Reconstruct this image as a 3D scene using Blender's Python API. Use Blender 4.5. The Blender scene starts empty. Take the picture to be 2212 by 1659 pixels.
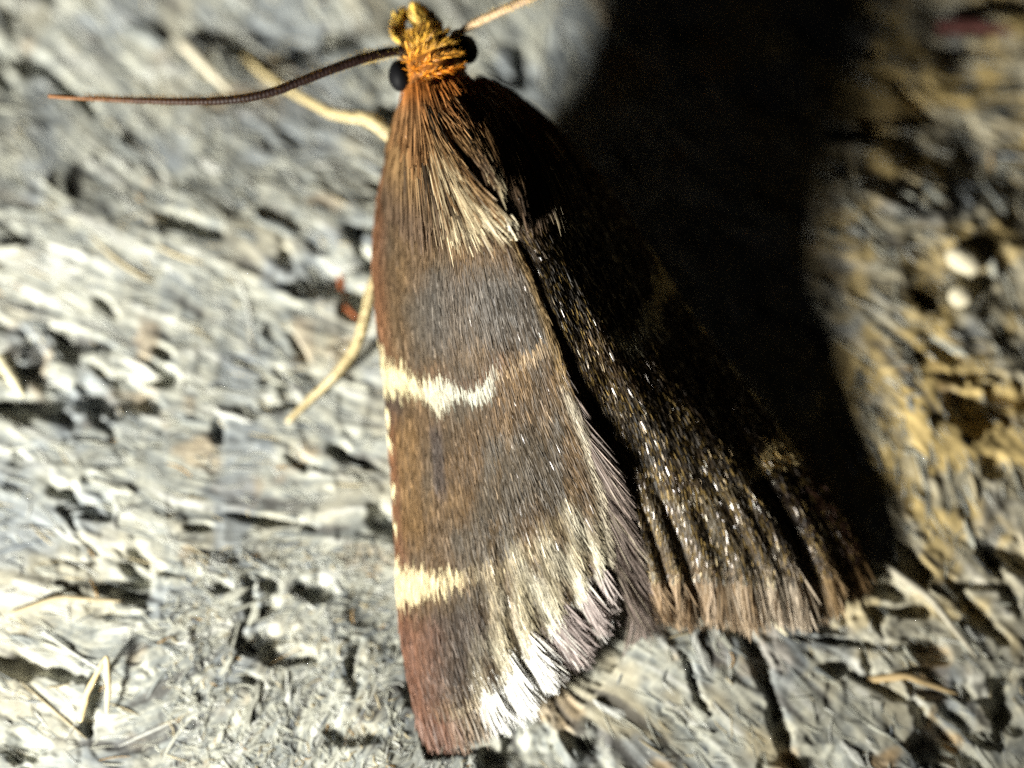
import bpy, math
import numpy as np
from mathutils import Vector, Euler

# ------------------------------------------------------------------ scene, camera, light
# 1 Blender unit = 1 millimetre (a close-up of a small moth)
sc = bpy.context.scene
sc.unit_settings.system = 'METRIC'
sc.unit_settings.scale_length = 0.001
col = sc.collection
rng = np.random.default_rng(11)

IW, IH = 2212.0, 1659.0           # photo coordinates used below
MMW = 14.8                        # millimetres across the picture at the target
TILT = math.radians(13.0)
DIST = 46.0
TARGET = np.array([0.0, 0.0, 0.9])
CAM = TARGET + DIST * np.array([0.0, -math.sin(TILT), math.cos(TILT)])
SENS = 110.0
LENS = SENS / 2 / (MMW / 2 / DIST)
cd = bpy.data.cameras.new('camera')
cam = bpy.data.objects.new('camera', cd); col.objects.link(cam)
cam.location = CAM
cam.rotation_euler = (TILT, 0, 0)
cd.sensor_width = SENS; cd.lens = LENS
cd.clip_start = 1.0; cd.clip_end = 500.0
cd.dof.use_dof = True
cd.dof.focus_distance = 44.75
APERTURE = 2.6                     # mm, diameter of the entrance pupil
cd.dof.aperture_fstop = LENS * 1e-3 / APERTURE
sc.camera = cam

w = bpy.data.worlds.new('World'); sc.world = w; w.use_nodes = True
bg = w.node_tree.nodes['Background']
bg.inputs[0].default_value = (0.9, 0.95, 1.0, 1); bg.inputs[1].default_value = 0.004

def torch(name, az, el, dist, power, radius, colour):
    l = bpy.data.lights.new(name, 'SPOT')
    l.energy = power; l.shadow_soft_size = radius; l.color = colour
    l.spot_size = math.radians(40); l.spot_blend = 1.0
    o = bpy.data.objects.new(name, l); col.objects.link(o)
    a, e = math.radians(az), math.radians(el)
    o.location = (dist * math.cos(e) * math.cos(a), dist * math.cos(e) * math.sin(a), dist * math.sin(e))
    o.rotation_euler = (Vector((-3.0, 1.6, 0.3)) - o.location).to_track_quat('-Z', 'Y').to_euler()
    return o
# a hand torch held low on the tail side, left of the moth: two emitters of one head
torch('torch_main', 222, 24.5, 44, 255000, 3.0, (1.0, 0.985, 0.90))
torch('torch_second', 222, 30, 45, 46000, 2.2, (1.0, 0.96, 0.86))

sc.render.engine = 'CYCLES'
sc.cycles.use_denoising = False
sc.cycles.max_bounces = 6
sc.cycles.sample_clamp_indirect = 2.0
sc.view_settings.view_transform = 'Standard'
sc.view_settings.look = 'None'
sc.view_settings.gamma = 1.0
sc.view_settings.exposure = 0.0

# ------------------------------------------------------------------ maths helpers
CT, ST = math.cos(TILT), math.sin(TILT)
def P(px, py, z):
    """photo position + height above the wood -> point in mm"""
    px = np.asarray(px, float); py = np.asarray(py, float); z = np.asarray(z, float)
    k = MMW / DIST / IW
    cx = (px - IW / 2) * k; cy = (IH / 2 - py) * k
    dx = cx; dy = cy * CT + ST; dz = cy * ST - CT
    t = (z - CAM[2]) / dz
    return np.stack([CAM[0] + dx * t, CAM[1] + dy * t, np.broadcast_to(z, t.shape) + 0 * t], -1)
def PX(p):
    d = p - CAM
    cx = d[..., 0]; cy = d[..., 1] * CT + d[..., 2] * ST; cz = -(-d[..., 1] * ST + d[..., 2] * CT)
    k = MMW / DIST / IW
    return cx / cz / k + IW / 2, IH / 2 - cy / cz / k

def nrm(a):
    return a / np.maximum(np.linalg.norm(a, axis=-1, keepdims=True), 1e-9)
def sstep(a, b, x):
    t = np.clip((x - a) / (b - a), 0, 1); return t * t * (3 - 2 * t)

_lat = {}
def vnoise(x, y, seed=0):
    if seed not in _lat:
        _lat[seed] = np.random.default_rng(1000 + seed).random((256, 256))
    g = _lat[seed]
    xi = np.floor(x).astype(int); yi = np.floor(y).astype(int)
    fx = x - xi; fy = y - yi
    fx = fx * fx * (3 - 2 * fx); fy = fy * fy * (3 - 2 * fy)
    a = g[xi % 256, yi % 256]; b = g[(xi + 1) % 256, yi % 256]
    c = g[xi % 256, (yi + 1) % 256]; d = g[(xi + 1) % 256, (yi + 1) % 256]
    return (a * (1 - fx) + b * fx) * (1 - fy) + (c * (1 - fx) + d * fx) * fy
def fbm(x, y, seed=0, o=4):
    s = 0; amp = .5; tot = 0
    for i in range(o):
        s = s + amp * vnoise(x * 2 ** i + 17.3 * i, y * 2 ** i + 5.1 * i, seed + i); tot += amp; amp *= .5
    return s / tot

def interp_curve(pts, t):
    """smooth curve through pts (n,k) by arc length in the first two columns"""
    pts = np.asarray(pts, float)
    seg = np.linalg.norm(np.diff(pts[:, :2], axis=0), axis=1)
    s = np.concatenate([[0], np.cumsum(seg)]); s /= s[-1]
    t = np.clip(np.asarray(t, float), 0, 1)
    m = np.gradient(pts, s, axis=0)
    i = np.clip(np.searchsorted(s, t, side='right') - 1, 0, len(s) - 2)
    h = (s[i + 1] - s[i])[..., None]; x = ((t - s[i]) / (s[i + 1] - s[i]))[..., None]
    return ((2*x**3 - 3*x**2 + 1) * pts[i] + (x**3 - 2*x**2 + x) * h * m[i]
            + (-2*x**3 + 3*x**2) * pts[i + 1] + (x**3 - x**2) * h * m[i + 1])

# ------------------------------------------------------------------ object helpers
def mesh(name, verts, quads, colr=None, smooth=True, tris=None):
    me = bpy.data.meshes.new(name)
    verts = np.ascontiguousarray(verts, np.float32)
    faces = [np.asarray(quads, np.int32).reshape(-1, 4)]
    nq = len(faces[0])
    nt = 0
    loops = faces[0].ravel()
    if tris is not None and len(tris):
        tr = np.asarray(tris, np.int32).reshape(-1, 3); nt = len(tr)
        loops = np.concatenate([loops, tr.ravel()])
    me.vertices.add(len(verts)); me.vertices.foreach_set('co', verts.ravel())
    me.loops.add(len(loops)); me.loops.foreach_set('vertex_index', loops)
    me.polygons.add(nq + nt)
    start = np.concatenate([np.arange(nq) * 4, nq * 4 + np.arange(nt) * 3]).astype(np.int32)
    me.polygons.foreach_set('loop_start', start)
    me.polygons.foreach_set('loop_total', np.concatenate([np.full(nq, 4), np.full(nt, 3)]).astype(np.int32))
    me.polygons.foreach_set('use_smooth', np.full(nq + nt, smooth))
    if colr is not None:
        a = me.color_attributes.new('tint', 'FLOAT_COLOR', 'POINT')
        c4 = np.ones((len(verts), 4), np.float32); c4[:, :3] = colr
        a.data.foreach_set('color', c4.ravel())
    me.update(calc_edges=True); me.validate()
    return me
def obj(name, me, material, parent=None, kind=None, label=None, cat=None, group=None):
    o = bpy.data.objects.new(name, me); col.objects.link(o)
    if me is not None and material is not None and not me.materials: me.materials.append(material)
    if parent is not None: o.parent = parent
    if kind: o['kind'] = kind
    if label: o['label'] = label
    if cat: o['category'] = cat
    if group: o['group'] = group
    return o

def strips(pts, side, width, colr):
    """pts (n,m,3) centre lines, side (n,m,3) unit side vectors, width (n,m), colr (n,m,3) -> one ribbon each"""
    n, m = pts.shape[:2]
    a = pts - side * width[..., None] / 2; b = pts + side * width[..., None] / 2
    v = np.stack([a, b], 2).reshape(-1, 3)
    c = np.repeat(colr[:, :, None, :], 2, 2).reshape(-1, 3)
    base = (np.arange(n) * m * 2)[:, None] + (np.arange(m - 1) * 2)[None]
    q = np.stack([base, base + 1, base + 3, base + 2], -1).reshape(-1, 4)
    return v, q, c
def cat_meshes(parts):
    V, Q, C, o = [], [], [], 0
    for v, q, c in parts:
        V.append(v); Q.append(q + o); C.append(c); o += len(v)
    return np.concatenate(V), np.concatenate(Q), np.concatenate(C)

def tube(path, rad, n=10, colr=None, flat=1.0, cap=True):
    path = np.asarray(path, float); m = len(path)
    rad = np.broadcast_to(np.asarray(rad, float), (m,))
    T = nrm(np.gradient(path, axis=0))
    up = np.array([0, 0, 1.0]); S = nrm(np.cross(T, up)); U = np.cross(S, T)
    a = np.linspace(0, 2 * np.pi, n, endpoint=False)
    ring = (path[:, None] + rad[:, None, None] * (np.cos(a)[None, :, None] * S[:, None] + flat * np.sin(a)[None, :, None] * U[:, None]))
    v = ring.reshape(-1, 3)
    i = np.arange(m - 1)[:, None] * n; j = np.arange(n)[None]
    q = np.stack([i + j, i + (j + 1) % n, i + n + (j + 1) % n, i + n + j], -1).reshape(-1, 4)
    if cap:
        v = np.concatenate([v, path[:1] - T[:1] * rad[0] * .5, path[-1:] + T[-1:] * rad[-1] * .5])
        c0, c1 = m * n, m * n + 1
        jj = np.arange(n)
        q0 = np.stack([np.full(n, c0), (jj + 1) % n, jj, jj], -1)
        q1 = np.stack([np.full(n, c1), (m - 1) * n + jj, (m - 1) * n + (jj + 1) % n, (m - 1) * n + (jj + 1) % n], -1)
        t = np.concatenate([q0[:, :3], q1[:, :3]])
    else:
        t = None
    c = None
    if colr is not None:
        colr = np.broadcast_to(np.asarray(colr, float), (m, 3))
        c = np.repeat(colr, n, 0)
        if cap: c = np.concatenate([c, colr[:1], colr[-1:]])
    return v, q, t, c

# ------------------------------------------------------------------ materials
def mat(name, rough=.6, spec=.4, film=0, noise=0, nscale=8, bump=0, bscale=30, bdist=.02, base=None, sss=0, aniso=0, hue=0):
    m = bpy.data.materials.new(name); m.use_nodes = True
    nt = m.node_tree; N = nt.nodes; Lk = nt.links
    b = N['Principled BSDF']
    b.inputs['Roughness'].default_value = rough
    b.inputs['Specular IOR Level'].default_value = spec
    tc = N.new('ShaderNodeTexCoord')
    if base is None:
        at = N.new('ShaderNodeAttribute'); at.attribute_name = 'tint'; src = at.outputs['Color']
    else:
        r = N.new('ShaderNodeRGB'); r.outputs[0].default_value = (*base, 1); src = r.outputs[0]
    if noise:
        nz = N.new('ShaderNodeTexNoise'); nz.inputs['Scale'].default_value = nscale; nz.inputs['Detail'].default_value = 5
        Lk.new(tc.outputs['Object'], nz.inputs['Vector'])
        mr = N.new('ShaderNodeMapRange')
        mr.inputs['From Min'].default_value = .3; mr.inputs['From Max'].default_value = .7
        mr.inputs['To Min'].default_value = 1 - noise; mr.inputs['To Max'].default_value = 1 + noise
        Lk.new(nz.outputs['Fac'], mr.inputs['Value'])
        mx = N.new('ShaderNodeVectorMath'); mx.operation = 'SCALE'
        Lk.new(src, mx.inputs[0]); Lk.new(mr.outputs[0], mx.inputs['Scale'])
        src = mx.outputs[0]
    Lk.new(src, b.inputs['Base Color'])
    if film:
        b.inputs['Thin Film IOR'].default_value = 1.55
        nz2 = N.new('ShaderNodeTexNoise'); nz2.inputs['Scale'].default_value = 14
        Lk.new(tc.outputs['Object'], nz2.inputs['Vector'])
        mr2 = N.new('ShaderNodeMapRange'); mr2.inputs['To Min'].default_value = film * .5; mr2.inputs['To Max'].default_value = film * 1.5
        Lk.new(nz2.outputs['Fac'], mr2.inputs['Value']); Lk.new(mr2.outputs[0], b.inputs['Thin Film Thickness'])
    if bump:
        nb = N.new('ShaderNodeTexNoise'); nb.inputs['Scale'].default_value = bscale; nb.inputs['Detail'].default_value = 4
        Lk.new(tc.outputs['Object'], nb.inputs['Vector'])
        bp = N.new('ShaderNodeBump'); bp.inputs['Strength'].default_value = bump; bp.inputs['Distance'].default_value = bdist
        Lk.new(nb.outputs['Fac'], bp.inputs['Height']); Lk.new(bp.outputs[0], b.inputs['Normal'])
    return m
M_wood = mat('weathered_wood', .85, .25, noise=.22, nscale=5, bump=.3, bscale=26, bdist=.02)
M_fibre = mat('wood_fibre', .75, .3, noise=.15, nscale=9)
M_membrane = mat('wing_membrane', .6, .3, noise=.15, nscale=20)
M_glint = mat('glossy_wing_scale', .30, .6, film=420)
M_scale = mat('wing_scale', .48, .20, noise=.12, nscale=30)
M_hair = mat('body_hair', .45, .3, noise=.12, nscale=25)
M_body = mat('body_cuticle', .55, .35, noise=.3, nscale=12, bump=.3, bscale=40)
M_eye = mat('eye', .6, .10, base=(.004, .004, .005), bump=.25, bscale=60, bdist=.01)
M_leg = mat('leg', .4, .5, noise=.12, nscale=14, bump=.2, bscale=30)
M_ant = mat('antenna', .5, .25, noise=.2, nscale=30)

# ------------------------------------------------------------------ the wood: direction field, relief, colour
DIRS = [(200,500,-25),(60,250,-38),(100,1000,-12),(300,1200,-14),(600,400,-32),(480,800,-24),(650,1100,-8),(720,1300,30),
        (600,1560,65),(330,1480,20),(80,1420,-25),(1330,1520,-48),(1600,1520,-58),(1800,1500,-52),(2050,1450,-45),(2150,1150,-55),
        (1990,950,-70),(2050,560,-40),(2000,300,-35),(2050,120,-15),(1300,120,-60),(400,60,-32),(720,60,-40),(1100,1640,-62),(900,1640,40)]
_d = np.array(DIRS, float)
_dp = P(_d[:, 0], _d[:, 1], np.zeros(len(_d)))[:, :2]
_da = np.radians(_d[:, 2])
def field(x, y):
    cx = 0; cy = 0
    for (qx, qy), a in zip(_dp, _da):
        wgt = 1 / ((x - qx) ** 2 + (y - qy) ** 2 + .35) ** 1.5
        cx = cx + wgt * np.cos(2 * a); cy = cy + wgt * np.sin(2 * a)
    ang = np.arctan2(cy, cx) / 2
    return ang + (fbm(x * .7, y * .7, 40, 3) - .5) * 1.3

GX0, GX1, GY0, GY1, GS = -11.0, 11.0, -9.5, 11.0, .03
def lic_grid():
    nx = int((GX1 - GX0) / GS); ny = int((GY1 - GY0) / GS)
    X, Y = np.meshgrid(np.linspace(GX0, GX1, nx), np.linspace(GY0, GY1, ny), indexing='ij')
    A = field(X, Y); dx = np.cos(A); dy = np.sin(A)
    def run(src, L):
        acc = src.copy(); cnt = 1.0
        for sgn in (-1, 1):
            fx = np.arange(nx)[:, None] + np.zeros((nx, ny)); fy = np.arange(ny)[None] + np.zeros((nx, ny))
            for k in range(L):
                ix = np.clip(fx.astype(int), 0, nx - 1); iy = np.clip(fy.astype(int), 0, ny - 1)
                fx = fx + sgn * dx[ix, iy]; fy = fy + sgn * dy[ix, iy]
                ix = np.clip(np.rint(fx).astype(int), 0, nx - 1); iy = np.clip(np.rint(fy).astype(int), 0, ny - 1)
                acc = acc + src[ix, iy]
        acc = acc / (2 * L + 1)
        return (acc - acc.mean()) / acc.std()
    r = np.random.default_rng(3)
    fine = run(r.random((nx, ny)), 11)
    medn = run(vnoise(X / .11, Y / .11, 60), 17)
    coarse = run(vnoise(X / .3, Y / .3, 61), 26)
    return X, Y, A, fine, medn, coarse
GXm, GYm, GA, Lf, Lm, Lc = lic_grid()
def gsample(G, x, y):
    fx = np.clip((x - GX0) / (GX1 - GX0), 0, 1) * (G.shape[0] - 1); fy = np.clip((y - GY0) / (GY1 - GY0), 0, 1) * (G.shape[1] - 1)
    i = np.minimum(fx.astype(int), G.shape[0] - 2); j = np.minimum(fy.astype(int), G.shape[1] - 2)
    a = fx - i; b = fy - j
    return (G[i, j] * (1 - a) + G[i + 1, j] * a) * (1 - b) + (G[i, j + 1] * (1 - a) + G[i + 1, j + 1] * a) * b

# hollows and cracks seen in the photograph: (x, y, half length, half width, angle, depth mm)
PITS = [(100,130,115,17,-42,.55),(575,1120,85,12,-9,.5),(775,990,60,17,-20,.6),(80,1445,95,22,-12,.7),(770,655,36,40,0,.7),
        (775,495,34,28,0,.55),(470,930,16,34,0,.5),(395,480,70,22,-15,.35),(865,40,40,16,-25,.4),
        (350,760,20,12,-30,.4),(230,660,40,10,-45,.35),(20,790,26,22,-30,.5),(190,860,34,18,-25,.4),(540,1290,14,44,12,.45),
        (205,1505,16,60,-10,.6),(480,1270,26,14,0,.4),(680,1270,40,22,0,.5),(300,1240,30,12,-10,.35),(550,1470,30,12,-25,.45),
        (1655,1470,18,95,23,.75),(1700,1610,16,70,25,.7),(1835,1385,145,9,-5,.45),(2120,1325,85,15,-48,.6),(2100,895,50,44,0,.8),
        (1850,265,80,16,0,.6),(1995,640,44,16,-35,.7),(2105,615,22,34,0,.6),(2000,400,60,14,-35,.4),(2080,60,70,18,0,.5),
        (1495,1460,14,60,15,.6),(1800,1440,30,18,0,.5),(2010,1400,50,22,-20,.4),(1900,1480,60,10,-25,.45),(2190,1560,44,26,-35,.6),
        (760,1590,60,26,0,.4),(900,1500,30,40,0,.35),(1250,1600,50,20,-30,.5),(610,140,30,22,0,.35),(1380,60,30,18,0,.4),
        (60,1620,50,30,0,.5),(430,1140,30,9,0,.35),(870,1010,26,14,-20,.5),(2040,760,40,18,-30,.5),(2150,1000,30,30,0,.4),(2190,1290,14,50,25,.5),
        (540,575,30,9,-10,.35),(300,330,60,9,-40,.3),(640,740,40,9,-60,.35),(620,280,30,10,-30,.3),(1980,1230,22,60,35,.5),(2050,1560,30,50,25,.5)]
_pit = [(P(a, b, 0.0), hl / 149.5, hw / 149.5, math.radians(an), dp) for a, b, hl, hw, an, dp in PITS]
# footprint of the moth, to keep splinters from piercing the wings
FOOT = np.array([(870,190),(805,500),(850,1100),(865,1400),(920,1640),(1200,1600),(1420,1330),(1900,1280),(1880,1150),(1480,660),(1150,200)], float)
FOOTW = P(FOOT[:, 0], FOOT[:, 1], np.full(len(FOOT), .2))[:, :2]
def inside_foot(x, y):
    res = np.zeros(np.shape(x), bool); n = len(FOOTW)
    for i in range(n):
        x1, y1 = FOOTW[i]; x2, y2 = FOOTW[(i + 1) % n]
        c = ((y1 > y) != (y2 > y)) & (x < (x2 - x1) * (y - y1) / (y2 - y1 + 1e-12) + x1)
        res ^= c
    return res
def ground_base(x, y):
    z = -.75 * sstep(0, 9.5, x) * sstep(-3.0, 7, y) - .45 * sstep(2, 6, y) - .25 * sstep(-3, -8, x) * sstep(-2, 4, y)
    z = z + .30 * np.exp(-(((x - 2.3) / 1.3) ** 2 + ((y + 3.75) / .8) ** 2))
    return z + (fbm(x * .35, y * .35, 20, 3) - .5) * .5
def ground_h(x, y):
    z = ground_base(x, y)
    lc = gsample(Lc, x, y); lm = gsample(Lm, x, y); lf = gsample(Lf, x, y)
    patch = fbm(x * .9, y * .9, 24, 3)
    lump = sstep(2.0, 6.5, x) * sstep(-5.5, -1, y)
    rel = .0075 * lc + .006 * lm * (.4 + 1.3 * patch) + .0050 * lf + lump * .09 * (fbm(x * 2.3, y * 2.3 + .1 * lc, 250, 3) - .5) * 2
    hol = fbm(x * 1.1 + .25 * lc, y * 1.1, 28, 4)
    rel = rel - .3 * sstep(.62, .80, hol)
    # broken plates: stepped ledges
    pl = fbm(x * .55 + 3, y * .8 + .10 * lc, 33, 4) * 7
    rel = rel + .03 * (np.floor(pl) + sstep(.40, .60, pl - np.floor(pl)) - 3)
    wrp = (fbm(x * 3.1, y * 3.1, 210, 3) - .5) * 1.5
    for c, hl, hw, an, dp in _pit:
        dx = x - c[0]; dy = y - c[1]
        wob = 1 + .5 * (lm * .35)
        a = (dx * math.cos(an) + dy * math.sin(an)) / hl; b = (-dx * math.sin(an) + dy * math.cos(an)) / (hw * np.clip(wob, .5, 1.8))
        r = np.sqrt(a * a + b * b) + wrp
        rel = rel - .42 * dp * sstep(1.3, .45, r)
    f = inside_foot(x, y)
    z = z + rel
    return np.where(f, np.minimum(z, -.02 + .03 * lf), z)
CREAM = np.array([.43, .43, .365]); GREY = np.array([.23, .245, .235]); WHITE = np.array([.54, .545, .505]); TAN = np.array([.37, .315, .20])
OCHRE = np.array([.44, .27, .10]); DARK = np.array([.07, .065, .06]); BLUE = np.array([.20, .225, .25])
def ground_colour(x, y):
    lf = gsample(Lf, x, y); lm = gsample(Lm, x, y); lc = gsample(Lc, x, y)
    sp = fbm(x * 7, y * 7, 270, 3) - .5
    a = sstep(-1.3, 1.2, lf * .75 + lm * .6 + sp * 3.2)[..., None]
    c = GREY * (1 - a) + CREAM * a
    b = sstep(.9, 2.0, lm + .5 * lf)[..., None]; c = c * (1 - b) + WHITE * b
    t = (sstep(.52, .74, fbm(x * .8, y * .8, 70, 4) + .05 * lc) * (.35 + .4 * sstep(-1, 3, x)))[..., None]; c = c * (1 - t) + TAN * t
    right = (sstep(2.0, 6, x) * sstep(-6.5, -1, y) * (.35 + .6 * sstep(.42, .6, fbm(x * 1.6, y * 1.6, 260, 3))))[..., None]; c = c * (1 - right) + np.array([.52, .385, .155]) * right
    o = (sstep(.68, .80, fbm(x * 1.3 + 9, y * 1.3, 75, 3)) * (.3 + .3 * sstep(-1, 3, x)))[..., None]; c = c * (1 - o) + OCHRE * o
    d = (sstep(.56, .72, fbm(x * 1.0 + 4, y * 1.0 + .12 * lc, 80, 4)) * .7)[..., None]; c = c * (1 - d) + BLUE * d
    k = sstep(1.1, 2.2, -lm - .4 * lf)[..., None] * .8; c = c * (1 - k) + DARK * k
    return c
def axis(lo, hi, flo, fhi, st, k):
    fine = np.arange(flo, fhi + 1e-6, st)
    l = flo - (flo - lo) * (np.linspace(1, 0, k, endpoint=False)) ** 1.6
    h = fhi + (hi - fhi) * (np.linspace(0, 1, k + 1)[1:]) ** 1.6
    return np.concatenate([l, fine, h])
gx = axis(-20, 20, -8.8, 8.8, .03, 50); gy = axis(-16, 18, -7.2, 8.4, .03, 50)
X, Y = np.meshgrid(gx, gy, indexing='ij')
Z = ground_h(X, Y)
nx, ny = X.shape
gv = np.stack([X, Y, Z], -1).reshape(-1, 3)
ii = (np.arange(nx - 1)[:, None] * ny + np.arange(ny - 1)[None]).ravel()
gq = np.stack([ii, ii + ny, ii + ny + 1, ii + 1], -1)
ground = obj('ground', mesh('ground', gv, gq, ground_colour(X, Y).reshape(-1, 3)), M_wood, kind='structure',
             label='pale grey weathered wood with torn fibres and dark hollows under the moth')

# loose wood fibres lying along the grain
def fibres(n, seed, lmin, lmax, wmin, wmax, curl, zlift, box=(-9, 9, -7.4, 8.6)):
    r = np.random.default_rng(seed)
    x = r.uniform(box[0], box[1], n); y = r.uniform(box[2], box[3], n)
    keep = ~inside_foot(x, y); x, y = x[keep], y[keep]; n = len(x)
    m = 6
    L = r.uniform(lmin, lmax, n) * (.6 + .8 * r.random(n)); Wd = r.uniform(wmin, wmax, n)
    ang = gsample(GA, x, y) + r.normal(0, .22 + curl * .3, n); cur = r.normal(0, curl, n)
    pts = np.zeros((n, m, 3)); px, py = x.copy(), y.copy()
    for k in range(m):
        pts[:, k, 0] = px; pts[:, k, 1] = py
        a = ang + cur * (k / m - .5)
        px = px + np.cos(a) * L / (m - 1); py = py + np.sin(a) * L / (m - 1)
    z = ground_h(pts[..., 0].ravel(), pts[..., 1].ravel()).reshape(n, m)
    zs = z.mean(1, keepdims=True) * .55 + z * .45
    arch = (np.linspace(-1, 1, m) ** 2)[None]
    pts[..., 2] = np.maximum(zs, z - .03) + zlift * (1 - arch) * r.random((n, 1)) + r.uniform(-.02, .012, (n, 1))
    f = inside_foot(pts[..., 0], pts[..., 1]); pts[..., 2] = np.where(f, np.minimum(pts[..., 2], .02), pts[..., 2])
    pal = np.array([CREAM, WHITE, GREY, CREAM * .8, TAN, TAN * 1.3, OCHRE, BLUE, DARK])
    pr = np.array([.30, .2, .22, .13, .05, .03, .008, .04, .02])
    ci = r.choice(len(pal), n, p=pr / pr.sum())
    c = pal[ci] * r.uniform(.75, 1.15, (n, 1))
    # three-sided slim rods
    T = nrm(np.gradient(pts, axis=1)); S = nrm(np.cross(T, np.array([0, 0, 1.0]))); U = np.cross(S, T)
    prof = np.array([.35, .85, 1, 1, .8, .25])[None] * Wd[:, None] / 2
    V = np.stack([pts - S * prof[..., None], pts + U * prof[..., None] * .8, pts + S * prof[..., None], pts - U * prof[..., None] * .5], 2)
    base = (np.arange(n) * m * 4)[:, None, None] + (np.arange(m - 1) * 4)[None, :, None]; j = np.arange(4)[None, None]
    q = np.stack([base + j, base + (j + 1) % 4, base + 4 + (j + 1) % 4, base + 4 + j], -1).reshape(-1, 4)
    return V.reshape(-1, 3), q, np.repeat(np.repeat(c[:, None], m, 1)[:, :, None], 4, 2).reshape(-1, 3)
fv, fq, fc = cat_meshes([fibres(6500, 5, .2, .7, .010, .028, .5, .008), fibres(160, 6, .6, 1.3, .03, .06, .5, .02),
                         fibres(4500, 7, .10, .30, .012, .028, 2.2, .02, (-5, 0, -7.2, -2.2)), fibres(3000, 8, .12, .35, .014, .03, 1.6, .015)])
obj('wood_fibres', mesh('wood_fibres', fv, fq, fc), M_fibre, ground, kind='stuff')

# flakes of wood that can be told apart
def flake_mesh(seed):
    r = np.random.default_rng(seed)
    n = 9; a = np.linspace(0, 2 * np.pi, n, endpoint=False)
    rx = (1 + r.normal(0, .22, n)); ry = .24 * (1 + r.normal(0, .4, n))
    ox = np.cos(a) * rx; oy = np.sin(a) * ry
    top = np.stack([ox * .82, oy * .72, .16 + r.normal(0, .035, n)], -1)
    mid = np.stack([ox, oy, .05 + r.normal(0, .03, n)], -1)
    bot = np.stack([ox * .9, oy * .9, np.full(n, -.25)], -1)
    v = np.concatenate([top, mid, bot, [[0, 0, .2 + r.normal(0, .03)]]])
    j = np.arange(n); k = (j + 1) % n
    q = np.concatenate([np.stack([j, n + j, n + k, k], -1), np.stack([n + j, 2 * n + j, 2 * n + k, n + k], -1)])
    t = np.stack([j, k, np.full(n, 3 * n)], -1)
    pal = [CREAM, WHITE, CREAM * .85, GREY, CREAM * .9, CREAM]
    c = pal[seed % 6] * r.uniform(.8, 1.15, (len(v), 1))
    return mesh('flake', v, q, c, False, t)
FL = [flake_mesh(s) for s in range(12)]
rf = np.random.default_rng(21); cnt = 0
while cnt < 120:
    x, y = rf.uniform(-7.8, 7.8), rf.uniform(-6.4, 6.6)
    xa, ya = np.array([x]), np.array([y])
    L = rf.uniform(.14, .42)
    tt = np.linspace(0, 2 * np.pi, 8)
    if inside_foot(x + 1.1 * L * np.cos(tt), y + 1.1 * L * np.sin(tt)).any(): continue
    o = obj('flake', FL[rf.integers(12)], M_wood, ground)
    a = float(gsample(GA, xa, ya)[0]) + rf.normal(0, .25)
    o.location = (x, y, float(ground_h(xa, ya)[0]) - .01)
    o.rotation_euler = (rf.normal(0, .16), rf.normal(0, .16), a)
    o.scale = (L, L * rf.uniform(.6, 1.3), L * rf.uniform(.3, .75))
    cnt += 1

# ------------------------------------------------------------------ single pieces lying on the wood
def gz(px, py, dz=0.0):
    p = P(px, py, 0.0)
    for _ in range(4):
        z = float(ground_base(np.array([p[0]]), np.array([p[1]]))[0]); p = P(px, py, z)
    z = float(ground_h(np.array([p[0]]), np.array([p[1]]))[0])
    return P(px, py, z + dz)
def grain(px, py, rx, ry, an, label):
    r = np.random.default_rng(int(px)); nu, nv = 16, 10
    th = np.linspace(0, 2 * np.pi, nu, endpoint=False); ph = np.linspace(.02, np.pi - .02, nv)
    T_, F_ = np.meshgrid(th, ph, indexing='ij')
    d = 1 + .10 * (fbm(np.cos(T_) * 2 + 5, F_ * 2 + np.sin(T_), 90, 3) - .5) * 2
    v = np.stack([rx * np.sin(F_) * np.cos(T_) * d, ry * np.sin(F_) * np.sin(T_) * d, min(rx, ry) * .8 * np.cos(F_) * d], -1).reshape(-1, 3)
    i = np.arange(nu)[:, None]; j = np.arange(nv - 1)[None]
    q = np.stack([i * nv + j, i * nv + j + 1, ((i + 1) % nu) * nv + j + 1, ((i + 1) % nu) * nv + j], -1).reshape(-1, 4)
    o = obj('grain', mesh('grain', v, q, np.tile(np.array([.66, .60, .44]), (len(v), 1))), M_wood, None, None, label, 'grain', 'pale rounded grains')
    o.location = gz(px, py, min(rx, ry) * .45); o.rotation_euler = (0, 0, an)
grain(2082, 562, .29, .19, -.5, 'larger oval cream grain caught in a hollow of the wood')
grain(2076, 640, .19, .17, .2, 'smaller round cream grain beside the larger oval grain')
def splinter(name, pts, w0, w1, c, label, cat='splinter', dz=.10):
    k = np.array([gz(a, b, d) for a, b, d in pts])
    t = np.linspace(0, 1, 18)
    s = np.linspace(0, 1, len(k))
    path = np.stack([np.interp(t, s, k[:, i]) for i in range(3)], -1)
    zz = path[:, 2].copy()
    for _ in range(3): zz[1:-1] = (zz[:-2] + zz[1:-1] + zz[2:]) / 3
    path[:, 2] = zz + dz
    rr = np.interp(t, [0, .15, .8, 1], [w0 * .6, w0, w1, w1 * .35]) * (1 + .12 * np.sin(t * 23))
    v, q, tr, cc = tube(path, rr, 8, c, flat=.55)
    obj(name, mesh(name, v, q, cc, True, tr), M_fibre, None, None, label, cat)
splinter('splinter', [(175,1560,.0),(190,1500,.1),(230,1420,.2)], .05, .04, (.62,.50,.28), 'leaning tan wood splinter forming an inverted V over a dark slit')
splinter('splinter', [(232,1420,.2),(236,1490,.1),(232,1545,.0)], .05, .035, (.66,.55,.33), 'upright pale splinter closing the inverted V over a dark slit')
splinter('splinter', [(395,95,.0),(450,150,.1),(500,205,.05)], .10, .07, (.60,.55,.42), 'whitish wood splinter lying above the dark antenna')
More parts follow.
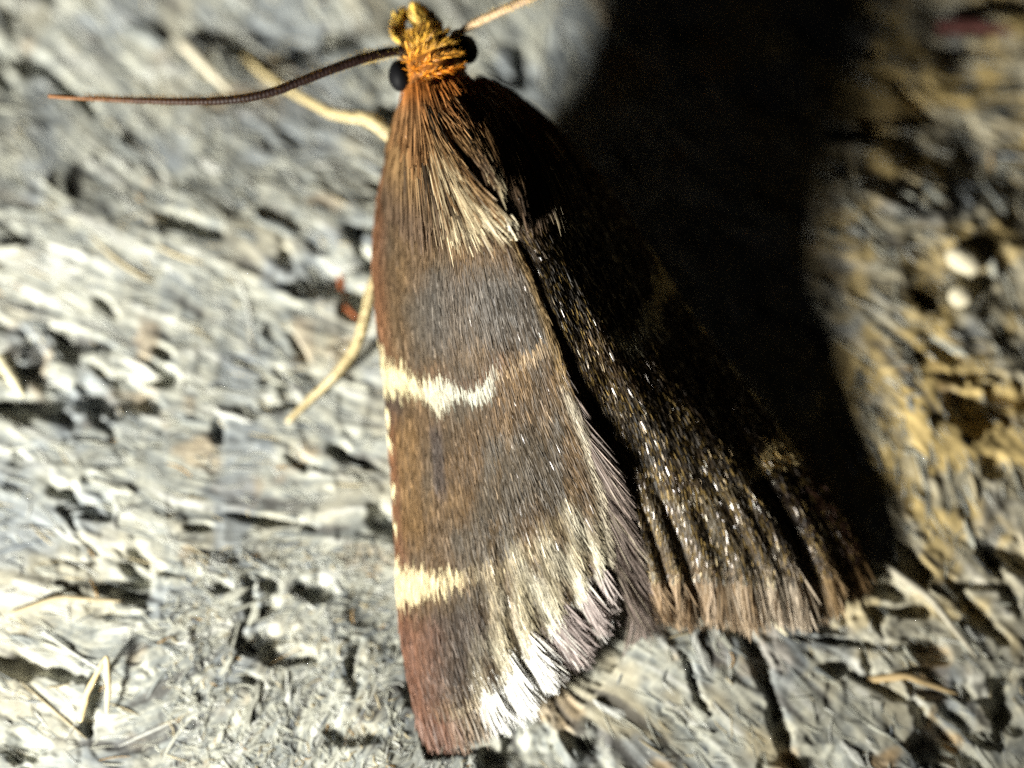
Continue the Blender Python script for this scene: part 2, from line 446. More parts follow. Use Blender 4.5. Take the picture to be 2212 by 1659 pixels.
splinter('splinter', [(0,770,.0),(25,815,.1),(52,860,.05)], .10, .06, (.68,.62,.42), 'short cream splinter beside a dark notch')
splinter('splinter', [(20,1330,.0),(130,1290,.1),(270,1300,.0)], .05, .035, (.46,.38,.24), 'long tan splinter lying across the grain', dz=.03)
splinter('splinter', [(1905,1215,.05),(2010,1290,.1),(2110,1420,.05)], .06, .05, (.50,.46,.36), 'long pale splinter running past the dark wing tip', dz=.0)
splinter('splinter', [(1870,1470,.0),(1960,1460,.1),(2070,1500,.0)], .06, .05, (.48,.35,.18), 'orange tan splinter lying across the wood past the dark wing', dz=.02)
splinter('splinter', [(2025,62,.05),(2100,58,.12),(2190,70,.05)], .14, .10, (.10,.035,.03), 'dark red bark fragment beyond the shadow', 'bark')
splinter('splinter', [(735,590,.0),(742,660,.05),(775,690,.0)], .05, .04, (.30,.09,.03), 'curled reddish brown fibre beside the hind leg', 'fibre', .02)
splinter('splinter', [(1550,1290,.0),(1640,1305,.05),(1700,1375,.0)], .07, .06, (.60,.55,.40), 'pale ridge of wood below the dark wing fringe')

# ------------------------------------------------------------------ the moth
moth = bpy.data.objects.new('moth', None); col.objects.link(moth)
moth.location = (0, 0, 0)
moth['label'] = 'brown moth with cream wing bands and orange head resting on weathered wood'
moth['category'] = 'moth'

def hump(px, py):
    # the back arches highest over the hind end of the thorax
    return .42 * np.exp(-(((px - 1100) / 170) ** 2 + ((py - 450) / 260) ** 2))

class Wing:
    def __init__(s, costa, dorsum, termen, base, bulge, side, folds):
        s.c, s.d, s.t, s.b = [np.array(a, float) for a in (costa, dorsum, termen, base)]
        s.bulge = bulge; s.side = side; s.folds = folds
    def chart(s, u, v):
        C = interp_curve(s.c, u); D = interp_curve(s.d, u); T_ = interp_curve(s.t, v); B = interp_curve(s.b, v)
        U = u[..., None]; V = v[..., None]
        p = (1 - V) * C + V * D + (1 - U) * B + U * T_ - ((1 - U) * (1 - V) * s.c[0] + (1 - U) * V * s.d[0] + U * (1 - V) * s.c[-1] + U * V * s.d[-1])
        h = p[..., 2] + s.bulge * np.sin(np.pi * np.clip(v, 0, 1)) ** .8 * (1 - .55 * u)
        f = sstep(.64, .97, u) * sstep(.02, .2, v) * sstep(1.0, .9, v) * (.35 + 1.3 * vnoise(v * 6 + 2, u * 1.5, 230 + s.side))
        h = h + s.folds * f * np.sin((v + .022 * np.sin(v * 13 + 1)) * 2 * np.pi * 7.5 + .6)
        f2 = sstep(.05, .4, u) * .3 * s.folds
        h = h + f2 * np.sin(v * 2 * np.pi * 3.5)
        h = h + .03 * (fbm(u * 7, v * 5, 120 + s.side, 2) - .5)
        p = p.copy(); p[..., 2] = h + hump(p[..., 0], p[..., 1])
        return p
    def pos(s, u, v):
        p = s.chart(u, v); return P(p[..., 0], p[..., 1], p[..., 2])
    def frame(s, u, v):
        e = .004
        du = s.pos(np.minimum(u + e, 1), v) - s.pos(np.maximum(u - e, 0), v)
        dv = s.pos(u, np.minimum(v + e, 1)) - s.pos(u, np.maximum(v - e, 0))
        T_ = nrm(du); N_ = nrm(np.cross(du, dv)); N_ = N_ * np.sign(N_[..., 2:3])
        return s.pos(u, v), T_, N_

LW = Wing(
    costa=[(868,215,1.5),(838,330,1.42),(814,450,1.3),(806,560,1.2),(812,660,1.1),(822,760,1.0),(833,850,.92),(841,960,.85),(848,1060,.75),(853,1160,.68),(858,1270,.55),(866,1370,.45),(880,1460,.36),(908,1568,.25)],
    dorsum=[(1085,470,2.5),(1130,560,2.45),(1165,640,2.36),(1195,720,2.26),(1222,800,2.15),(1250,880,2.0),(1275,950,1.87),(1297,1030,1.64),(1313,1120,1.36),(1325,1215,1.05)],
    termen=[(908,1568,.25),(1000,1548,.38),(1080,1488,.46),(1170,1395,.62),(1250,1305,.82),(1325,1215,1.05)],
    base=[(868,215,1.5),(930,300,2.0),(1000,390,2.3),(1085,470,2.5)], bulge=.28, side=0, folds=.022)
RW = Wing(
    costa=[(1040,165,1.45),(1130,215,1.4),(1225,300,1.3),(1310,400,1.2),(1385,510,1.1),(1455,620,1.0),(1530,730,.9),(1600,820,.8),(1660,900,.7),(1715,970,.6),(1770,1040,.5),(1815,1105,.42),(1850,1165,.35),(1872,1222,.28)],
    dorsum=[(1085,470,2.42),(1135,560,2.39),(1170,640,2.29),(1200,720,2.17),(1230,800,2.03),(1262,880,1.82),(1295,960,1.64),(1330,1060,1.36),(1362,1160,1.05),(1392,1262,.72)],
    termen=[(1872,1222,.28),(1760,1272,.45),(1640,1275,.6),(1540,1266,.66),(1440,1268,.70),(1392,1262,.72)],
    base=[(1040,165,1.45),(1065,260,1.95),(1078,370,2.3),(1085,470,2.42)], bulge=.22, side=5, folds=.045)

def pattern(x, y, v, jit, silver=1.0):
    """pigment of a forewing in the left wing's chart (photo coordinates)"""
    n = len(x)
    yj = y + jit
    r1 = fbm(x * .012, y * .006, 140, 4); r2 = fbm(x * .03, y * .012, 146, 3)
    brown = np.array([.090, .057, .030]); grey = np.array([.070, .056, .040]); red = np.array([.135, .060, .028]); tan = np.array([.165, .105, .052])
    def mixc(c, d, f): f = np.clip(f, 0, 1)[:, None]; return c * (1 - f) + np.asarray(d) * f
    c = np.tile(brown, (n, 1))
    c = mixc(c, grey, sstep(.35, .65, r1) * .9)
    c = mixc(c, tan, sstep(.55, .75, r2) * .45)
    cx = np.interp(y, [215,330,450,560,660,760,850,960,1060,1160,1270,1370,1460,1568], [868,838,814,806,812,822,833,841,848,853,858,866,880,908])
    dc = x - cx
    c = mixc(c, np.array([.060,.053,.046]), sstep(540, 620, y) * sstep(800, 700, y) * sstep(60, 130, dc) * .75)
    c = mixc(c, red, sstep(42, 5, dc) * .85)
    c = mixc(c, (.145,.085,.036), sstep(10, 25, dc) * sstep(75, 55, dc) * sstep(880, 930, y) * sstep(1200, 1120, y) * .8)
    c = mixc(c, (.045,.035,.032), sstep(85, 97, dc) * sstep(125, 110, dc) * sstep(880, 930, y) * sstep(1110, 1040, y) * .75)
    c = mixc(c, (.05,.038,.03), sstep(830, 850, yj) * sstep(925, 880, yj) * sstep(46, 30, dc) * .8)
    # first band
    top = np.interp(x, [818,835,850,870,885,905,925,950,975,1000,1020,1040,1055,1075], [728,772,785,782,800,815,814,808,824,836,836,815,792,786])
    bot = np.interp(x, [818,838,860,885,910,930,945,955,975,1000,1030,1060,1075], [840,850,846,846,852,872,893,880,864,856,868,856,800])
    inb = sstep(-2, 3, yj - top) * sstep(2, -6, yj - bot) * (x < 1078)
    edge = sstep(-34, -4, yj - top) * sstep(4, -4, yj - top) * (x < 1090)
    c = mixc(c, (.085,.045,.022), edge * .8)
    warm = sstep(1000, 860, x)[:, None]
    pale = np.array([.46,.45,.37]) * (1 - warm) + np.array([.60,.52,.31]) * warm
    inb = inb * (1 - .5 * sstep(1030, 1070, x))
    c = c * (1 - inb[:, None]) + pale * inb[:, None]
    tl = np.exp(-((yj - (806 - .62 * (x - 1072))) / 10) ** 2) * sstep(1066, 1080, x) * sstep(1215, 1150, x)
    c = mixc(c, (.34,.24,.14), tl)
    # second spot and its faint continuation
    top = np.interp(x, [850,870,920,960,1000], [1200,1217,1225,1230,1228]); bot = np.interp(x, [850,900,920,950,1000], [1305,1295,1281,1270,1256])
    inb = sstep(-2, 4, yj - top) * sstep(3, -5, yj - bot) * sstep(1006, 994, x)
    c = mixc(c, (.60,.50,.30), inb)
    fl = np.exp(-((yj - np.interp(x, [990,1080,1150,1230], [1240,1222,1180,1090])) / 14) ** 2) * sstep(990, 1010, x) * sstep(1260, 1180, x)
    c = mixc(c, (.36,.29,.18), fl * .7)
    # outer field: dark wedge, reddish tip, silvery streaks between the veins
    c = mixc(c, (.060,.045,.036), sstep(1290, 1330, yj) * sstep(1540, 1480, yj) * sstep(905, 940, x) * sstep(1085, 1030, x) * .8)
    c = mixc(c, (.115,.052,.032), sstep(1300, 1360, yj) * sstep(985, 900, x) * .75)
    fan = sstep(1090, 1330, y + .35 * (x - 1100)) * sstep(1010, 1120, x + .18 * (y - 1300))
    s = .5 + .5 * np.cos((v * 7.2 + .15) * 2 * np.pi)
    sp = np.clip(fan * (.10 + 1.2 * s * (.4 + r2)), 0, 1)
    c = mixc(c, (.42,.37,.25), sp * .7 * silver)
    for (a, b, a2, b2, wd, st) in [(1225,1095,1312,1235,14,1.),(1180,1170,1285,1300,20,1.),(1150,1250,1235,1385,20,1.),(1050,1380,1140,1470,18,.7),(1110,1180,1190,1340,11,.6),(1075,1270,1150,1420,10,.6)]:
        t = np.clip(((x - a) * (a2 - a) + (yj - b) * (b2 - b)) / ((a2 - a) ** 2 + (b2 - b) ** 2), 0, 1)
        dd = np.hypot(x - a - t * (a2 - a), yj - b - t * (b2 - b))
        c = mixc(c, (.72,.67,.52), np.exp(-(dd / wd) ** 2) * st * (.4 + .6 * t) * silver)
    dl = np.exp(-((x - np.interp(y, [820,950,1060,1170,1220], [1212,1262,1292,1308,1312])) / 10) ** 2) * sstep(800, 900, y)
    c = mixc(c, (.62,.55,.42), dl * .8 * silver)
    ed = sstep(.93, .985, v) * sstep(860, 800, y)
    c = mixc(c, (.30,.20,.09), ed * .7)
    # pale band just inside the fringe
    tm = np.interp(x, [908,1000,1080,1170,1250,1325], [1568,1548,1488,1395,1305,1215])
    wb = sstep(-34, -16, yj - tm) * sstep(960, 1010, x)
    c = mixc(c, np.where((x > 1030)[:, None], [[.85,.83,.74]], [[.55,.46,.33]]), wb * sstep(1330, 1240, x) * .9 * silver)
    for sy in (895, 950, 1055, 1128):
        c = mixc(c, (.80,.70,.42), sstep(1.2, .7, np.hypot(dc / 9, (yj - sy) / 14)))
    return c

def build_wing(W, mirror, name_seed):
    r = np.random.default_rng(name_seed)
    nu, nv = 150, 70
    u, v = np.meshgrid(np.linspace(0, 1, nu), np.linspace(0, 1, nv), indexing='ij')
    p = W.pos(u, v)
    ch = LW.chart(u, v)
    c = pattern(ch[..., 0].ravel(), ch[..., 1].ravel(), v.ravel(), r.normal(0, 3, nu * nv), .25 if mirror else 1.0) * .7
    i = (np.arange(nu - 1)[:, None] * nv + np.arange(nv - 1)[None]).ravel()
    q = np.stack([i, i + 1, i + nv + 1, i + nv], -1)
    wing = obj('forewing', mesh('forewing', p.reshape(-1, 3), q, c), M_membrane, moth)
    so = wing.modifiers.new('thickness', 'SOLIDIFY'); so.thickness = .02; so.offset = 0
    # scales, laid like shingles along the wing
    n = 90000
    u = r.random(n) ** .9 * .985; v = r.random(n)
    pos, T_, N_ = W.frame(u, v)
    ch = LW.chart(u, v)
    c = pattern(ch[:, 0], ch[:, 1], v, r.normal(0, 6, n), .25 if mirror else 1.0)  # pale streaks muted on the right wing, for its shade
    shade = np.exp(r.normal(0, .27, n))[:, None]
    pale = (c.mean(1) > .3)[:, None]
    c = c * np.where(pale, np.clip(shade, .8, 1.12), shade)
    if mirror: c = c * np.where(c.mean(1, keepdims=True) > .3, np.array([[1.45, 1.35, 1.1]]), .55)  # shade of the right wing put into its pigment, pale spots lifted against it
    lite = (r.random(n) < .05)[:, None] & ~pale
    c = np.where(lite, c * 1.9 + .02, c)
    L = r.uniform(.13, .30, n) * (.6 if mirror else 1); Wd = r.uniform(.009, .021, n)
    B = np.cross(T_, N_)
    yaw = r.normal(0, .07, n)[:, None]; roll = r.normal(0, .45 if mirror else .28, n)[:, None]
    dv = W.pos(u, np.minimum(v + .02, 1)) - W.pos(u, np.maximum(v - .02, 0)); sg = np.sign((B * dv).sum(-1, keepdims=True))
    yaw = yaw + sg * (.38 * v * sstep(.35, 1, u))[:, None]
    T2 = T_ * np.cos(yaw) + B * np.sin(yaw); S = nrm(np.cross(T2, N_)); S = S * np.cos(roll) + N_ * np.sin(roll)
    k = np.linspace(0, 1, 4)
    tilt = r.uniform(.01, .09, n); bend = r.uniform(.0, .08, n); off = r.uniform(.008, .03, n)
    hh = off[:, None] + tilt[:, None] * L[:, None] * k - bend[:, None] * L[:, None] * k ** 2
    pts = pos[:, None] + T2[:, None] * (L[:, None] * (k - .3))[..., None] + N_[:, None] * hh[..., None]
    wd = Wd[:, None] * np.array([.6, 1, .95, .35])[None]
    gl = r.random(n) < (.30 if mirror else .02)
    if mirror: c = np.where(gl[:, None] & (c.mean(1, keepdims=True) < .3), np.array([[.17, .115, .04]]) * np.exp(r.normal(0, .5, (n, 1))), c)  # golden sparkle of the shaded wing put into the colour of these scales
    S4 = np.repeat(S[:, None], 4, 1); c4 = np.repeat(c[:, None], 4, 1)
    for sel, mt in ((~gl, M_scale), (gl, M_glint)):
        sv, sq, scol = strips(pts[sel], S4[sel], wd[sel], c4[sel])
        obj('wing_scales', mesh('wing_scales', sv, sq, scol, False), mt, wing, kind='stuff')
    # fringe along the outer margin, and the long hair of the inner margin
    parts = []
    n = 6500
    v = r.random(n) ** .95
    u = np.full(n, .99) - r.random(n) * .055
    pos, T_, N_ = W.frame(u, v)
    ch = LW.chart(u, v)
    Lf_ = np.interp(v, [0, .1, .35, .7, 1], [.52, .55, .72, .78, .70]) * r.uniform(.75, 1.1, n)
    clump = fbm(v * 26, v * 0 + 3.3, 170 + name_seed, 2)
    Lf_ = Lf_ * (.80 + .36 * clump)
    purple = np.array([.30, .25, .235]); redb = np.array([.115, .055, .034]); wht = np.array([.92, .90, .84]); gb = np.array([.22, .17, .12])
    fw = sstep(.20, .30, v + r.normal(0, .02, n)) * sstep(.56, .48, v + .1 * (clump - .5) + r.normal(0, .015, n))
    fw = np.where(v > .50, fw * (r.random(n) < .7), fw)
    c = redb * (1 - sstep(.08, .2, v))[:, None] + gb * sstep(.08, .2, v)[:, None]
    c = c * (1 - sstep(.48, .56, v))[:, None] + purple * sstep(.48, .56, v)[:, None]
    pcl = (sstep(.52, .64, fbm(v * 60, v * 0 + 8.8, 180 + name_seed, 2)) * sstep(.47, .50, v) * sstep(.95, .8, v) * .8)[:, None]; c = c * (1 - pcl) + np.array([.72, .68, .62]) * pcl
    c = c * (1 - fw[:, None]) + wht * fw[:, None]
    if mirror: c = c * .2 + np.array([.20, .125, .05]) * .8  # shaded look of the right fringe put into a rust colour
    c = c * np.exp(r.normal(0, .22, n))[:, None]
    m = 5; k = np.linspace(0, 1, m)
    B = np.cross(T_, N_)
    yaw = (r.normal(0, .10, n) + (clump - .5) * .07)[:, None]
    dv = W.pos(u, np.minimum(v + .02, 1)) - W.pos(u, np.maximum(v - .02, 0)); sg = np.sign((B * dv).sum(-1, keepdims=True))
    yaw = yaw + sg * ((.12 if mirror else .42) * sstep(.1, .6, v) * (1 - .75 * sstep(.72, 1, v)))[:, None]
    T2 = nrm(T_ * np.cos(yaw) + B * np.sin(yaw)); S = nrm(np.cross(T2, N_)); roll = r.normal(0, .4, n)[:, None]; S = S * np.cos(roll) + N_ * np.sin(roll)
    down = r.uniform(-.02, .13, n) + .06
    hz = r.uniform(-.01, .03, n)
    pts = pos[:, None] + T2[:, None] * (Lf_[:, None] * k)[..., None] + N_[:, None] * (hz[:, None] - down[:, None] * Lf_[:, None] * k ** 2)[..., None]
    pts[..., 2] = np.maximum(pts[..., 2], .045)
    tip = np.linspace(0, 1, m)[None, :, None]
    tipc = np.minimum(c * 1.5 + .03, .92)
    cc = c[:, None] * (1 - tip * .6) + tipc[:, None] * tip * .6
    wd = r.uniform(.014, .03, n)[:, None] * np.array([.8, 1, .95, .8, .2])[None]
    parts.append(strips(pts, np.repeat(S[:, None], m, 1), wd, cc))
    n = 3400 if not mirror else 700
    u = .36 + .635 * r.random(n) ** .7; v = np.full(n, .985) - .03 * r.random(n)
    pos, T_, N_ = W.frame(u, v)
    B = np.cross(T_, N_); e = W.pos(u, np.full(n, .99)) - W.pos(u, np.full(n, .95)); B = B * np.sign((B * e).sum(-1, keepdims=True))
    lean = (np.interp(u, [.36, .6, 1], [.14, .34, .52]) * r.uniform(.6, 1.25, n))[:, None]
    T2 = nrm(T_ + B * lean)
    Ld = np.interp(u, [.36, .55, .85, 1], [.25, .8, 1.4, 1.5]) * r.uniform(.4, 1.08, n)
    S = nrm(np.cross(T2, N_)); roll = r.normal(0, .5, n)[:, None]; S = S * np.cos(roll) + N_ * np.sin(roll)
    c = np.array([.19, .15, .13]) * np.exp(r.normal(0, .4, n))[:, None]
    lt = (r.random(n) < .12)[:, None]; c = np.where(lt, np.array([[.42, .36, .28]]), c)
    down = r.uniform(.0, .12, n)
    pts = pos[:, None] + T2[:, None] * (Ld[:, None] * k)[..., None] + N_[:, None] * (r.uniform(0, .03, n)[:, None] - down[:, None] * Ld[:, None] * k ** 2)[..., None]
    wd = r.uniform(.012, .026, n)[:, None] * np.array([.8, 1, .9, .7, .15])[None]
    parts.append(strips(pts, np.repeat(S[:, None], m, 1), wd, np.repeat(c[:, None], m, 1)))
    v_, q_, c_ = cat_meshes(parts)
    obj('fringe', mesh('fringe', v_, q_, c_, False), M_scale, wing, kind='stuff')
    return wing
build_wing(LW, False, 1)['label'] = 'brightly lit forewing with cream bands and white tipped fringe'
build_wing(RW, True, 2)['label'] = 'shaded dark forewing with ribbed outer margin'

# body: head, thorax and abdomen in one skin; columns px, py, height of the axis, half width mm, half height mm
SEC = [(893,62,1.95,.05,.05),(898,72,1.97,.20,.18),(908,92,2.0,.33,.28),(922,115,2.03,.42,.36),(936,145,2.05,.45,.38),(948,175,2.05,.42,.36),
       (956,200,2.02,.44,.38),(968,232,1.95,.60,.52),(990,285,1.85,.78,.66),(1022,360,1.75,.84,.72),(1058,430,1.65,.78,.68),(1090,490,1.55,.66,.62),
       (1140,600,1.35,.60,.56),(1200,760,1.1,.58,.52),(1260,920,.9,.52,.44),(1310,1060,.75,.40,.34),(1340,1150,.65,.22,.2),(1350,1180,.6,.05,.05)]
def body_mesh():
    S = np.array(SEC); t = np.linspace(0, 1, 60)
    K = interp_curve(S, t); K[:, 2] += .8 * hump(K[:, 0], K[:, 1]); ax = P(K[:, 0], K[:, 1], K[:, 2])
    Tn = nrm(np.gradient(ax, axis=0)); Sd = nrm(np.cross(Tn, [0, 0, 1.0])); Up = np.cross(Sd, Tn)
    n = 28; a = np.linspace(0, 2 * np.pi, n, endpoint=False)
    v = ax[:, None] + Sd[:, None] * (K[:, 3, None] * np.cos(a))[..., None] + Up[:, None] * (K[:, 4, None] * np.sin(a))[..., None]
    v = v.reshape(-1, 3)
    i = np.arange(59)[:, None] * n; j = np.arange(n)[None]
    q = np.stack([i + j, i + (j + 1) % n, i + n + (j + 1) % n, i + n + j], -1).reshape(-1, 4)
    c = np.where((K[:, 1] < 190)[:, None], [[.26, .095, .015]], [[.06, .036, .02]])
    return mesh('body', v, q, np.repeat(c, n, 0)), ax, Sd, Up, K
bm_, AX, SD, UP, KB = body_mesh()
body = obj('body', bm_, M_body, moth)

# long hair-scales of collar, shoulder covers and thorax, laid between guide strands
def hair_sheet(guides, n, seed, colour, wmin=.02, wmax=.045, lmin=.14, lmax=.36, lift=.03, rows=None):
    r = np.random.default_rng(seed)
    G = np.array(guides, float)                     # (g,3,3)
    g = r.random(n) * (len(G) - 1); gi = np.minimum(g.astype(int), len(G) - 2); gf = (g - gi)[:, None, None]
    K = G[gi] * (1 - gf) + G[gi + 1] * gf           # (n,3,3)
    t0 = r.random(n) ** .85 * .85 - .02; ln = r.uniform(lmin, lmax, n)
    m = 6; end = 1.0 + .42 * (fbm(g * 13, g * 0 + seed, 200, 2) - .5) + r.normal(0, .07, n)
    tt = np.clip(t0[:, None] + ln[:, None] * np.linspace(0, 1, m), 0, end[:, None])[..., None]
    c = (1 - tt) ** 2 * K[:, None, 0] + 2 * tt * (1 - tt) * (2 * K[:, None, 1] - .5 * (K[:, None, 0] + K[:, None, 2])) + tt ** 2 * K[:, None, 2]
    c = c + np.concatenate([r.normal(0, 4, (n, 1, 2)) + r.normal(0, 3, (n, 1, 2)) * np.linspace(0, 1, m)[None, :, None], np.zeros((n, m, 1))], -1)
    s = np.linspace(0, 1, m)[None]
    c[..., 2] = c[..., 2] + .01 + lift * s * r.random((n, 1)) + r.uniform(0, .03, (n, 1))
    pts = P(c[..., 0], c[..., 1], c[..., 2] + hump(c[..., 0], c[..., 1]))
    T_ = nrm(np.gradient(pts, axis=1))
    nn = np.array([-.1, 0, 1.0]); S = nrm(np.cross(T_, nn)); N_ = np.cross(S, T_)
    roll = r.normal(0, .45, (n, 1, 1)); S = S * np.cos(roll) + N_ * np.sin(roll)
    wd = r.uniform(wmin, wmax, n)[:, None] * np.array([.5, .9, 1, 1, .8, .25])[None]
    cc = colour(c[..., 0], c[..., 1], g / (len(G) - 1), tt[..., 0], r)
    return strips(pts, S, wd, cc)
def thorax_colour(x, y, g, t, r):
    n = len(x)
    org = np.array([.27, .11, .034]); tan = np.array([.27, .165, .075]); pale = np.array([.50, .42, .27]); dk = np.array([.05, .035, .022]); br = np.array([.19, .105, .045])
    f = sstep(210, 330, y)[..., None]; c = org * (1 - f) + tan * f
    f = (sstep(.2, .0, g)[:, None] * np.ones_like(x))[..., None] * .7; c = c * (1 - f) + br * f
    cl = fbm(g * 22, t[:, 0] * 2.2, 190, 3)[:, None, None] + r.normal(0, .07, (n, 1, 1))
    c = np.where(cl < .46, br, c); c = np.where(cl < .385, dk, c)
    pz = (sstep(.35, .55, g)[:, None] * sstep(300, 400, y) * sstep(1.0, .9, g)[:, None])[..., None] * sstep(.44, .56, cl)
    c = c * (1 - pz * .75) + pale * pz * .75
    wing = np.array([.12, .078, .048])
    f = (sstep(.62, .95, t) * sstep(.75, .35, g)[:, None])[..., None]; c = c * (1 - f) + wing * f
    tip = (sstep(.8, 1.0, t) * (r.random((n, 1)) < .45) * sstep(.4, .6, g)[:, None])[..., None]; c = c * (1 - tip) + pale * tip
    return c * np.exp(r.normal(0, .2, (n, 1, 1)))
GL = [[(880,208,1.72),(848,310,1.62),(832,440,1.52)],[(886,205,1.95),(868,320,1.98),(862,480,1.85)],[(893,203,2.15),(895,330,2.28),(905,510,2.10)],
      [(902,204,2.3),(925,335,2.50),(958,520,2.36)],[(910,208,2.4),(950,340,2.66),(1012,515,2.55)],[(918,214,2.46),(968,345,2.78),(1060,495,2.68)],[(928,226,2.5),(990,348,2.84),(1100,474,2.74)]]
parts = [hair_sheet(GL, 9000, 31, thorax_colour, .010, .026)]
# raised centre strand left of the groove
GC = [[(938,226,2.48),(985,292,2.80),(1050,366,2.84)],[(955,216,2.52),(1010,290,2.82),(1072,395,2.82)],[(972,206,2.50),(1028,285,2.78),(1088,430,2.76)]]
parts.append(hair_sheet(GC, 1300, 32, thorax_colour, .010, .026, lift=.05))
GB = [[(950,215,2.40),(1010,330,2.64),(1098,470,2.66)],[(970,205,2.44),(1040,315,2.66),(1108,468,2.66)],[(992,198,2.40),(1064,310,2.62),(1124,462,2.62)]]
parts.append(hair_sheet(GB, 1600, 35, lambda x, y, g, t, r: thorax_colour(x, y, g, t, r) * .6, .010, .024))  # same hair colour, darkened for the shade in the groove
# reddish collar behind the head
GK = [[(880,180,2.10),(868,230,1.95),(852,300,1.80)],[(892,172,2.34),(890,235,2.36),(886,330,2.34)],[(915,178,2.46),(927,240,2.56),(945,330,2.68)],[(945,182,2.50),(965,225,2.60),(985,275,2.72)],[(975,175,2.48),(1005,215,2.56),(1030,255,2.62)],[(1000,158,2.3),(1030,195,2.3),(1060,225,2.3)]]
parts.append(hair_sheet(GK, 2600, 36, lambda x, y, g, t, r: (np.array([.33, .115, .024]) * (1 - sstep(185, 255, y)[..., None]) + np.array([.23, .12, .05]) * sstep(185, 255, y)[..., None]) * np.exp(r.normal(0, .35, (len(x), 1, 1))), .009, .022, .35, .8))
GR = [[(998,194,2.34),(1062,290,2.66),(1122,455,2.68)],[(1006,188,2.28),(1085,285,2.60),(1142,462,2.60)],[(1016,180,2.1),(1110,275,2.42),(1190,445,2.40)],
      [(1026,172,1.9),(1140,265,2.14),(1235,425,2.1)],[(1036,166,1.66),(1172,262,1.78),(1275,405,1.72)]]
parts.append(hair_sheet(GR, 6000, 33, lambda x, y, g, t, r: thorax_colour(x, y, g, t, r) * .8, .010, .026))  # same hair colour, darkened for the shaded right side
# tuft at the end of the thorax, its metallic glint put into a pale colour
GT = [[(1025,462,2.66),(1050,482,2.68),(1075,502,2.6)],[(1060,455,2.74),(1085,478,2.72),(1102,512,2.6)],[(1085,455,2.74),(1105,478,2.7),(1118,505,2.58)]]
parts.append(hair_sheet(GT, 260, 34, lambda x, y, g, t, r: np.tile(np.array([.46, .40, .28]), (*x.shape, 1)) * np.exp(r.normal(0, .35, (len(x), 1, 1))), .015, .03, .5, .9))
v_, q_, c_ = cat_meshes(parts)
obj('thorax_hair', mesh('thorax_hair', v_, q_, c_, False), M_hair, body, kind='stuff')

# head tuft: orange hair standing on the head
def head_hair():
    r = np.random.default_rng(44); n = 5200
    t = r.uniform(.035, .37, n); a = r.uniform(.75, 2.4, n)
    f = t * 59; i = np.minimum(f.astype(int), 58)
    idx = i
    c0 = AX[idx]; sd = SD[idx]; up = UP[idx]; k = KB[idx]
    nrmv = nrm(sd * np.cos(a)[:, None] * k[:, 4:5] + up * np.sin(a)[:, None] * k[:, 3:4])
    p0 = c0 + sd * (k[:, 3] * np.cos(a))[:, None] + up * (k[:, 4] * np.sin(a))[:, None]
    keep = KB[idx][:, 1] < 205
    p0, nrmv = p0[keep], nrmv[keep]; n = len(p0)
    px, py = PX(p0)
    # direction on the skin: fans out from a whorl beside the near eye
    wp = P(893, 158, 2.35); rad = p0 - wp
    rad = nrm(rad + r.normal(0, .12, (n, 3)))
    T_ = nrm(rad * .9 + nrmv * r.uniform(.1, .6, (n, 1)) + r.normal(0, .12, (n, 3)))
    L = r.uniform(.10, .24, n); m = 5; kk = np.linspace(0, 1, m)
    pts = p0[:, None] + T_[:, None] * (L[:, None] * kk)[..., None] - nrmv[:, None] * ((.25 * L)[:, None] * kk ** 2)[..., None]
    S = nrm(np.cross(T_, nrmv + .01)); roll = r.normal(0, .6, (n, 1)); S = S * np.cos(roll) + np.cross(S, T_) * np.sin(roll)
    wd = r.uniform(.008, .018, n)[:, None] * np.array([.7, 1, .95, .8, .2])[None]
    org = np.array([.68, .235, .018]); yel = np.array([.68, .37, .05]); ol = np.array([.22, .11, .025])
    f = sstep(100, 150, py)[:, None]; c = yel * (1 - f) + org * f
    c = np.where((r.random(n) < .25)[:, None], ol, c) * np.exp(r.normal(0, .25, n))[:, None]
    cc = c[:, None] * np.linspace(.75, 1.25, m)[None, :, None]
    return strips(pts, np.repeat(S[:, None], m, 1), wd, cc)
v_, q_, c_ = head_hair()
obj('head_hair', mesh('head_hair', v_, q_, c_, False), M_hair, body, kind='stuff')

def ellipsoid(name, px, py, h, rx, ry, rz, rot, material, parent):
    nu, nv = 32, 20
    th = np.linspace(0, 2 * np.pi, nu, endpoint=False); ph = np.linspace(.01, np.pi - .01, nv)
    T_, F_ = np.meshgrid(th, ph, indexing='ij')
    x = rx * np.sin(F_) * np.cos(T_); y = ry * np.sin(F_) * np.sin(T_); z = rz * np.cos(F_)
    c, s = math.cos(rot), math.sin(rot)
    v = np.stack([x * c - y * s, x * s + y * c, z], -1).reshape(-1, 3) + P(px, py, h)
    i = np.arange(nu)[:, None]; j = np.arange(nv - 1)[None]
    q = np.stack([i * nv + j, i * nv + j + 1, ((i + 1) % nu) * nv + j + 1, ((i + 1) % nu) * nv + j], -1).reshape(-1, 4)
    return obj(name, mesh(name, v, q), material, parent)
ellipsoid('eye', 864, 164, 2.12, .165, .235, .22, .14, M_eye, moth)
ellipsoid('eye', 1008, 107, 2.1, .165, .215, .22, .28, M_eye, moth)

